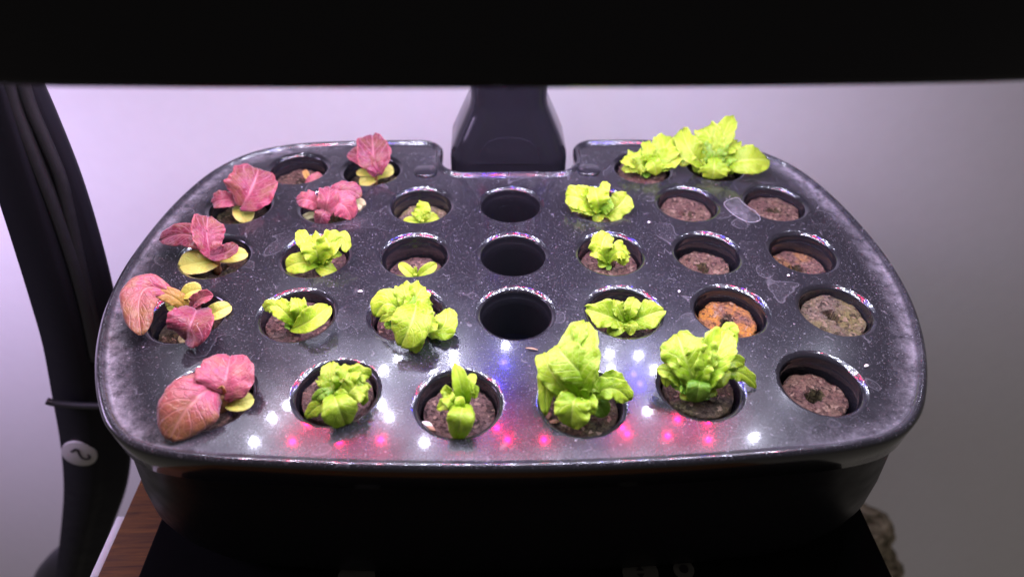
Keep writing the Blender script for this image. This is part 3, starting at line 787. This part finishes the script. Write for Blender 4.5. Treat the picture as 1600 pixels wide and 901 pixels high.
# --- green seedlings
plant('small green sprout low in the third cup of the second row', (662, 350, -9), [
    D(b=(660, 350, -8), m=(660, 332, -2), t=(668, 317, 2), w=24, ruf=.2),
    D(b=(662, 350, -8), t=(630, 348, -7), w=14, **COTY),
    D(b=(662, 350, -8), m=(672, 342, -4), t=(685, 340, -5), w=18, ruf=.1),
    D(b=(662, 350, -8), m=(655, 336, -3), t=(646, 331, -4), w=16, ruf=.15)], GG)
plant('pair of tiny yellow green seed leaves deep in the middle row', (650, 434, -12.5), [
    D(b=(650, 434, -12), m=(640, 426, -8), t=(624, 411, -6), w=17, **COTY),
    D(b=(650, 434, -12), m=(664, 424, -8), t=(682, 412, -6), w=18, **COTY),
    D(b=(650, 432, -12), t=(649, 416, -7), w=5, ruf=.05)], GG)
plant('curly green seedling, second cup of the middle row', (498, 416, -6), [
    D(b=(500, 414, -3), m=(472, 410, 3), t=(447, 418, 0), w=34, cup=-.1, ruf=.05, lob=.04),
    D(b=(494, 414, -4), m=(508, 420, -1), t=(527, 424, -4), w=27, cup=-.1, ruf=.04, lob=.04),
    D(b=(496, 404, 2), m=(480, 384, 10), t=(466, 360, 14), w=23, ruf=.18, pet=.5),
    D(b=(498, 414, -3), m=(494, 392, 9), t=(484, 372, 12), w=42, cup=.25, ruf=.2),
    D(b=(500, 414, -3), m=(510, 388, 10), t=(532, 364, 15), w=34, cup=.35, ruf=.15, k='g'),
    D(b=(514, 394, 8), m=(533, 372, 16), t=(540, 394, 8), w=22, cup=-.2, ruf=.1),
    D(b=(502, 412, 0), m=(516, 398, 6), t=(532, 396, 5), w=20, ruf=.2),
    D(b=(504, 412, -3), t=(512, 400, 4), w=13, k='d', ruf=.1)], GG)
plant('green seedling with a leaf stretched right, second cup of the fourth row', (456, 512, -4), [
    D(b=(462, 508, -2), m=(446, 488, 7), t=(426, 472, 9), w=30, cup=-.1, ruf=.12),
    D(b=(440, 492, 5), m=(425, 478, 9), t=(413, 484, 6), w=22, cup=-.2, ruf=.1),
    D(b=(462, 506, -2), m=(466, 484, 8), t=(463, 466, 10), w=24, ruf=.2),
    D(b=(455, 514, -2), m=(482, 502, 8), t=(513, 478, 9), w=36, cup=.22, ruf=.1, lob=.06),
    D(b=(456, 512, -3), t=(446, 512, 0), w=12, k='d', ruf=.1),
    D(b=(458, 512, -3), t=(461, 521, -2), w=8, k='o', ruf=.1)], GG)
plant('large green seedling with a broad drooping front leaf, fourth row', (648, 512, -6), [
    D(b=(650, 512, -2), m=(660, 486, 9), t=(674, 478, 9), w=34, ruf=.15),
    D(b=(640, 508, -2), m=(634, 466, 15), t=(630, 444, 16), w=30, ruf=.15, lob=.08),
    D(b=(646, 506, 0), m=(650, 468, 14), t=(662, 448, 15), w=38, ruf=.18),
    D(b=(638, 508, -1), m=(610, 474, 14), t=(586, 494, 5), w=48, cup=-.18, ruf=.08, lob=.06, pet=.35, wide=.5),
    D(b=(650, 474, 13), m=(644, 500, 19), t=(625, 541, 4), w=64, cup=-.18, ruf=.06, lob=.06, pet=.55, wide=.5),
    D(b=(640, 492, 13), m=(662, 500, 17), t=(682, 504, 10), w=36, cup=-.1, ruf=.15, pet=.4),
    D(b=(638, 496, 12), m=(618, 492, 14), t=(594, 502, 6), w=14, ruf=.2),
    D(b=(660, 514, 0), m=(690, 512, 6), t=(698, 482, 9), w=38, cup=-.2, ruf=.1, pet=.4),
    D(b=(656, 516, 9), m=(652, 530, 6), t=(642, 551, -1), w=25, cup=-.2, ruf=.12, lob=.05),
    D(b=(616, 512, -2), t=(602, 512, 3), w=16, k='d', ruf=.15),
    D(b=(642, 512, -3), m=(645, 490, 8), t=(655, 462, 14), w=22, k='d', ruf=.2)], GG)
plant('bushy pale green seedling, second in the front row', (530, 630, -3), [
    D(b=(528, 632, -2), m=(504, 630, 4), t=(478, 652, -2), w=26, cup=-.2, ruf=.06),
    D(b=(530, 628, 0), m=(507, 614, 8), t=(490, 630, 3), w=18, k='d', cup=-.15, ruf=.08),
    D(b=(526, 624, 2), m=(516, 596, 11), t=(518, 566, 15), w=30, cup=.1, ruf=.1, point=.3),
    D(b=(520, 612, 6), m=(508, 598, 10), t=(497, 594, 9), w=20, ruf=.15),
    D(b=(532, 622, 2), m=(540, 592, 15), t=(548, 571, 13), w=40, cup=.1, ruf=.18, wide=.6),
    D(b=(536, 616, 4), m=(556, 588, 13), t=(578, 588, 10), w=28, ruf=.2),
    D(b=(530, 626, 2), m=(548, 610, 12), t=(560, 600, 10), w=44, cup=-.1, ruf=.2),
    D(b=(540, 618, 3), m=(560, 610, 9), t=(566, 632, 1), w=24, cup=-.25, ruf=.1),
    D(b=(545, 612, 5), m=(562, 602, 9), t=(578, 606, 7), w=15, ruf=.2),
    D(b=(524, 622, 4), m=(520, 610, 8), t=(512, 600, 8), w=26, k='d', ruf=.15),
    D(b=(520, 612, 5), m=(528, 634, 11), t=(542, 666, -2), w=56, cup=-.25, ruf=.05, lob=.05, pet=.35, wide=.62, point=.2),
    D(b=(526, 632, 3), m=(532, 618, 9), t=(540, 626, 6), w=20, ruf=.15)], GG)
plant('narrow leaved green seedling with a pointed upright leaf, third in the front row', (722, 650, -6), [
    D(b=(724, 636, -2), m=(721, 606, 10), t=(710, 566, 21), w=27, cup=.3, ruf=.06, lob=.05, point=1.2, wide=.42, pet=.5),
    D(b=(730, 634, -1), m=(732, 606, 9), t=(741, 584, 12), w=17, ruf=.1, cup=.3),
    D(b=(729, 632, 0), m=(740, 608, 8), t=(741, 622, 5), w=14, ruf=.1),
    D(b=(722, 642, -1), m=(706, 630, 6), t=(683, 638, 4), w=22, ruf=.12),
    D(b=(722, 640, -1), m=(704, 618, 6), t=(690, 609, 8), w=20, ruf=.2),
    D(b=(720, 640, 0), m=(706, 628, 8), t=(698, 620, 7), w=24, k='g', ruf=.2),
    D(b=(724, 630, 3), m=(720, 650, 11), t=(713, 688, -3), w=43, cup=-.28, ruf=.03, lob=.04, pet=.6, wide=.5, point=.2),
    D(b=(720, 645, 3), m=(719, 632, 9), t=(718, 619, 12), w=16, ruf=.03, lob=.02)], GG)
plant('tallest front row green seedling with a big folded upright leaf', (905, 645, -4), [
    D(b=(902, 630, 2), m=(866, 588, 15), t=(848, 552, 19), w=42, cup=-.1, ruf=.14),
    D(b=(910, 630, 2), m=(903, 566, 26), t=(915, 503, 34), w=62, cup=.15, ruf=.10, lob=.08, wide=.45, roll=-.2),
    D(b=(924, 600, 12), m=(892, 566, 28), t=(868, 540, 30), w=62, cup=-.15, ruf=.08, lob=.07, wide=.50, pet=.3),
    D(b=(900, 545, 31), m=(906, 518, 36), t=(908, 505, 36), w=24, k='g', ruf=.12),
    D(b=(920, 628, 0), m=(926, 590, 10), t=(929, 556, 17), w=18, k='g', ruf=.08),
    D(b=(912, 632, 0), m=(950, 594, 12), t=(972, 596, 10), w=24, ruf=.2),
    D(b=(914, 630, 2), m=(952, 606, 12), t=(984, 626, 3), w=38, cup=-.15, ruf=.12, lob=.12),
    D(b=(938, 612, 9), m=(920, 604, 12), t=(903, 602, 10), w=16, ruf=.12),
    D(b=(900, 628, 1), m=(862, 584, 14), t=(853, 648, -1), w=30, cup=-.2, ruf=.14),
    D(b=(896, 626, 2), m=(876, 610, 8), t=(880, 632, 2), w=20, ruf=.15),
    D(b=(904, 616, 4), m=(896, 630, 10), t=(892, 667, 0), w=56, cup=-.15, ruf=.13, lob=.12, pet=.4, wide=.6),
    D(b=(916, 622, 4), m=(922, 628, 8), t=(914, 646, 2), w=26, ruf=.2),
    D(b=(918, 642, -3), m=(934, 632, 3), t=(946, 650, -3), w=34, k='d', cup=-.1, ruf=.03, lob=.03),
    D(b=(906, 640, -3), t=(912, 600, 8), w=10, k='d', ruf=.1), D(b=(900, 640, -3), t=(890, 600, 8), w=10, k='d', ruf=.1),
    D(b=(910, 640, -3), t=(922, 608, 8), w=12, k='d', ruf=.1)], GG)
plant('bushy tall green seedling at the right, fifth in the front row', (1090, 626, -3), [
    D(b=(1086, 616, 2), m=(1052, 556, 16), t=(1036, 552, 14), w=20, ruf=.2),
    D(b=(1088, 612, 2), m=(1072, 562, 20), t=(1058, 522, 26), w=66, cup=-.05, ruf=.12, lob=.08, wide=.62, pet=.2),
    D(b=(1096, 612, 2), m=(1114, 566, 20), t=(1136, 516, 30), w=54, cup=.2, ruf=.12, lob=.08, wide=.6),
    D(b=(1124, 552, 21), m=(1140, 514, 31), t=(1140, 548, 22), w=27, cup=-.2, ruf=.08),
    D(b=(1092, 612, 2), m=(1098, 560, 20), t=(1096, 534, 24), w=44, cup=.1, ruf=.2),
    D(b=(1088, 618, 0), m=(1086, 572, 15), t=(1092, 546, 19), w=50, cup=.3, ruf=.14, k='g'),
    D(b=(1080, 618, -1), m=(1054, 586, 9), t=(1026, 578, 10), w=26, ruf=.15),
    D(b=(1078, 620, -2), m=(1052, 584, 9), t=(1040, 604, 4), w=24, cup=-.2, ruf=.1),
    D(b=(1084, 622, -2), m=(1068, 602, 5), t=(1054, 606, 3), w=28, k='d', ruf=.15),
    D(b=(1084, 624, -2), t=(1062, 618, -1), w=16, ruf=.1),
    D(b=(1098, 616, 0), m=(1114, 590, 8), t=(1140, 578, 10), w=40, k='g', cup=-.15, ruf=.06, lob=.04),
    D(b=(1098, 616, 0), m=(1104, 592, 8), t=(1108, 576, 10), w=36, k='d', cup=.2, ruf=.2),
    D(b=(1102, 618, -1), t=(1120, 612, 0), w=16, ruf=.12),
    D(b=(1112, 608, 1), m=(1146, 580, 8), t=(1182, 604, 1), w=26, cup=-.2, ruf=.12, lob=.1),
    D(b=(1110, 592, 5), m=(1138, 566, 13), t=(1163, 570, 10), w=22, ruf=.1),
    D(b=(1094, 592, 6), m=(1092, 604, 7), t=(1088, 628, -1), w=38, k='d', cup=-.15, ruf=.04, lob=.04, pet=.6),
    D(b=(1096, 624, -2), t=(1108, 618, -1), w=12, k='d', ruf=.1)], GG)
plant('green seedling with two broad wing like leaves right of the front empty cup', (980, 512, -7), [
    D(b=(980, 508, -5), m=(952, 494, 2), t=(916, 482, 4), w=42, cup=.10, ruf=.14, lob=.12, wide=.5),
    D(b=(980, 506, -5), m=(1006, 494, 2), t=(1037, 484, 4), w=44, cup=-.05, ruf=.08, lob=.08, wide=.5),
    D(b=(978, 502, -3), m=(968, 486, 3), t=(961, 469, 6), w=22, ruf=.15),
    D(b=(982, 502, -3), m=(986, 484, 4), t=(992, 466, 6), w=24, ruf=.12),
    D(b=(982, 510, -5), m=(966, 512, -2), t=(950, 522, -6), w=22, cup=-.1, ruf=.05, lob=.05),
    D(b=(980, 506, -4), m=(986, 508, -1), t=(982, 522, -5), w=19, ruf=.08)], GG)
plant('small green sprout on pinkish peat right of the middle empty cup', (952, 414, -7.5), [
    D(b=(950, 412, -5), m=(940, 388, 5), t=(949, 364, 9), w=36, cup=-.05, ruf=.15, lob=.12, wide=.55),
    D(b=(950, 410, -5), m=(936, 396, 3), t=(924, 394, 2), w=20, ruf=.12),
    D(b=(950, 412, -5), m=(964, 394, 4), t=(982, 398, 1), w=28, cup=-.1, ruf=.2, lob=.15),
    D(b=(956, 404, -1), m=(970, 400, 2), t=(972, 414, -3), w=20, ruf=.15),
    D(b=(952, 412, -6), t=(935, 416, -5), w=13, **COTY),
    D(b=(952, 414, -6), t=(950, 422, -7), w=9, k='d', ruf=.05)], GG)
plant('spreading green seedling right of the rear empty cup', (936, 334, -6), [
    D(b=(936, 330, -3), m=(910, 312, 7), t=(884, 306, 6), w=38, ruf=.15),
    D(b=(936, 332, -3), m=(914, 322, 4), t=(896, 318, 3), w=30, ruf=.15),
    D(b=(938, 332, -3), m=(934, 312, 8), t=(928, 292, 11), w=34, cup=.15, ruf=.2),
    D(b=(942, 318, 4), m=(945, 300, 12), t=(944, 284, 16), w=16, ruf=.06),
    D(b=(938, 334, -3), m=(942, 322, 3), t=(950, 308, 7), w=30, k='d', cup=.25, ruf=.1),
    D(b=(942, 334, -3), m=(964, 324, 3), t=(980, 304, 8), w=42, cup=-.05, ruf=.08, lob=.08, wide=.52),
    D(b=(936, 334, -4), m=(922, 328, 0), t=(908, 334, -3), w=22, cup=-.1, ruf=.1),
    D(b=(940, 330, -4), m=(936, 336, -3), t=(929, 347, -6), w=18, **COTY),
    D(b=(900, 324, 1), t=(889, 324, -1), w=10, **COTY)], GG)
plant('low frilly green seedling on reddish peat right of the post', (1010, 272, -2.5), [
    D(b=(1008, 268, 0), m=(988, 254, 7), t=(972, 250, 7), w=18, ruf=.2),
    D(b=(1008, 270, 0), m=(990, 262, 4), t=(972, 266, 2), w=17, ruf=.2),
    D(b=(1010, 268, 0), m=(996, 248, 9), t=(990, 238, 10), w=24, ruf=.2),
    D(b=(1012, 266, 0), m=(1012, 240, 14), t=(1012, 221, 19), w=20, ruf=.12, wide=.7),
    D(b=(1006, 258, 6), m=(1000, 258, 7), t=(992, 268, 2), w=26, ruf=.18),
    D(b=(1014, 248, 8), m=(1022, 256, 9), t=(1026, 274, 1), w=28, cup=-.2, ruf=.06),
    D(b=(1014, 266, 1), m=(1034, 240, 14), t=(1050, 214, 20), w=42, ruf=.12),
    D(b=(1014, 266, 1), m=(1040, 250, 10), t=(1064, 240, 12), w=34, ruf=.14),
    D(b=(1020, 262, 2), m=(1034, 258, 6), t=(1050, 256, 4), w=22, ruf=.16),
    D(b=(1010, 270, -1), t=(1010, 278, -1), w=12, k='d', ruf=.1)], GG)
plant('tall frilly green seedling with a raised spiky leaf, rear right corner', (1118, 270, -7), [
    D(b=(1112, 262, 0), m=(1082, 240, 16), t=(1066, 202, 26), w=36, ruf=.14),
    D(b=(1104, 240, 14), m=(1078, 232, 18), t=(1068, 260, 6), w=34, cup=-.15, ruf=.1),
    D(b=(1116, 258, 4), m=(1112, 222, 22), t=(1098, 200, 27), w=40, ruf=.18),
    D(b=(1120, 258, 4), m=(1128, 218, 26), t=(1146, 181, 38), w=28, ruf=.12, point=1.1, wide=.62, pet=.2, lob=.12),
    D(b=(1120, 258, 4), m=(1134, 232, 19), t=(1152, 222, 20), w=30, ruf=.2),
    D(b=(1116, 262, 0), m=(1106, 236, 14), t=(1096, 218, 18), w=38, ruf=.2),
    D(b=(1116, 262, 0), m=(1116, 240, 14), t=(1122, 218, 20), w=36, k='d', ruf=.2),
    D(b=(1120, 262, 0), m=(1134, 244, 12), t=(1146, 240, 12), w=34, k='d', ruf=.15),
    D(b=(1112, 262, 0), m=(1098, 250, 8), t=(1090, 270, 0), w=26, cup=-.15, ruf=.1),
    D(b=(1116, 244, 10), m=(1116, 262, 7), t=(1112, 280, -1), w=42, cup=-.2, ruf=.1),
    D(b=(1122, 248, 8), m=(1136, 258, 6), t=(1138, 270, 1), w=24, ruf=.12),
    D(b=(1126, 256, 4), m=(1166, 250, 15), t=(1199, 248, 9), w=48, cup=-.12, ruf=.08, lob=.06, wide=.56, pet=.25)], GG)

# ------------------------------------------------------------------ small litter
def husk(px, py, z, ln, wd, ang, mat, label, cat='seed husk'):
    c = at(px, py, z / 1000); V = []; Fc = []
    nl, na = 7, 8
    for i in range(nl):
        u = i / (nl - 1); r = wd / 2 * (math.sin(PI * min(.97, max(.06, u)))) ** .7
        for j in range(na):
            a = 2 * PI * j / na
            V.append((ln * (u - .5), r * math.cos(a), r * .45 * math.sin(a) + .08 * ln * math.sin(PI * u)))
    for i in range(nl - 1):
        for j in range(na): Fc.append((i * na + j, i * na + (j + 1) % na, (i + 1) * na + (j + 1) % na, (i + 1) * na + j))
    Fc += [tuple(range(na - 1, -1, -1)), tuple((nl - 1) * na + j for j in range(na))]
    o = put('seed_husk', mesh('seed_husk', V, Fc), M[mat]); o.location = c; o.rotation_euler = (.1, .05, ang)
    tag(o, label, cat, 'seed husks and litter'); return o
husk(668, 663, -5.4, .0048, .0022, -.5, 'husk_white', 'split white husk on the peat left of the third front row seedling')
husk(674, 669, -5.2, .0040, .0018, -.6, 'husk_tan', 'tan seed husk beside the split white husk in the front row')
husk(857, 650, -2.9, .0042, .0022, 1.1, 'husk_brown', 'upper of two brown seeds on the peat in the fourth front cup')
husk(866, 659, -2.9, .0044, .0020, .1, 'husk_brown', 'lower of two brown seeds on the peat in the fourth front cup')
husk(831, 545, .4, .0052, .0009, -.2, 'husk_tan', 'thin tan splinter on the tray in front of the front empty cup', 'splinter')
husk(1232, 430, .4, .0016, .0012, .3, 'husk_white', 'white crumb on the tray between the two right end bare plugs', 'crumb')
husk(1014, 347, .4, .0017, .0013, .7, 'husk_white', 'white crumb on the tray in front of the second row green seedling', 'crumb')
husk(1061, 455, .4, .0018, .0012, 1.2, 'husk_white', 'white crumb on the tray left of the rust orange plug', 'crumb')
husk(1354, 571, .4, .0024, .0013, .4, 'husk_white', 'white crumb on the tray near the right rim', 'crumb')
husk(563, 455, .4, .0024, .0012, .1, 'husk_white', 'white crumb on the tray behind the large drooping seedling', 'crumb')
husk(438, 500, -3.3, .0036, .0013, -.5, 'husk_tan', 'tan husk beside the stem of the stretched green seedling')
# clear film flake lying between the two bare plugs of the second row
def film_mat():
    m, nt, p, out = newmat('clear_film'); L = nt.links.new
    p.inputs['Base Color'].default_value = (.7, .68, .74, 1); p.inputs['Roughness'].default_value = .3
    t = N(nt, 'ShaderNodeBsdfTransparent'); mx = N(nt, 'ShaderNodeMixShader')
    n = tex(nt, 'ShaderNodeTexNoise', objco(nt), Scale=350.0, Detail=4.0)
    L(ramp(nt, n.outputs[0], [(.3, .02), (.75, .12)]), mx.inputs[0]); L(t.outputs[0], mx.inputs[1]); L(p.outputs[0], mx.inputs[2]); L(mx.outputs[0], out.inputs[0])
    return m
M['film'] = film_mat()
fo = [(1131, 318), (1142, 311), (1153, 309), (1160, 316), (1170, 324), (1180, 330), (1188, 342), (1180, 347), (1166, 346), (1150, 338), (1140, 330)]
P = catmull([at(x, y, .0006) for x, y in fo], 3, True); n = len(P); c = sum(P, Vector()) / n
fl = put('film_flake', mesh('film_flake', P + [p + Vector((0, 0, .0003)) for p in P] + [c + Vector((0, 0, .0007))], [(i, (i + 1) % n, n + (i + 1) % n, n + i) for i in range(n)] + [(n + i, n + (i + 1) % n, 2 * n) for i in range(n)]), M['film'])
tag(fl, 'clear film flake on the tray between the two bare second row plugs', 'flake')
M['film_edge'] = plain('film_edge', (.28, .27, .30), .4, .5, 400.0, .2)
rr = []
put('film_edge', tube('film_edge', P + [P[0]], .00016, M['film_edge'], None, 5, 2).data, None, fl)
for o in list(bpy.data.objects):
    if o.name.startswith('film_edge') and o.parent is None: bpy.data.objects.remove(o)
for o in bpy.data.objects:
    if o.name.startswith('film_edge.'): o.name = 'film_edge'
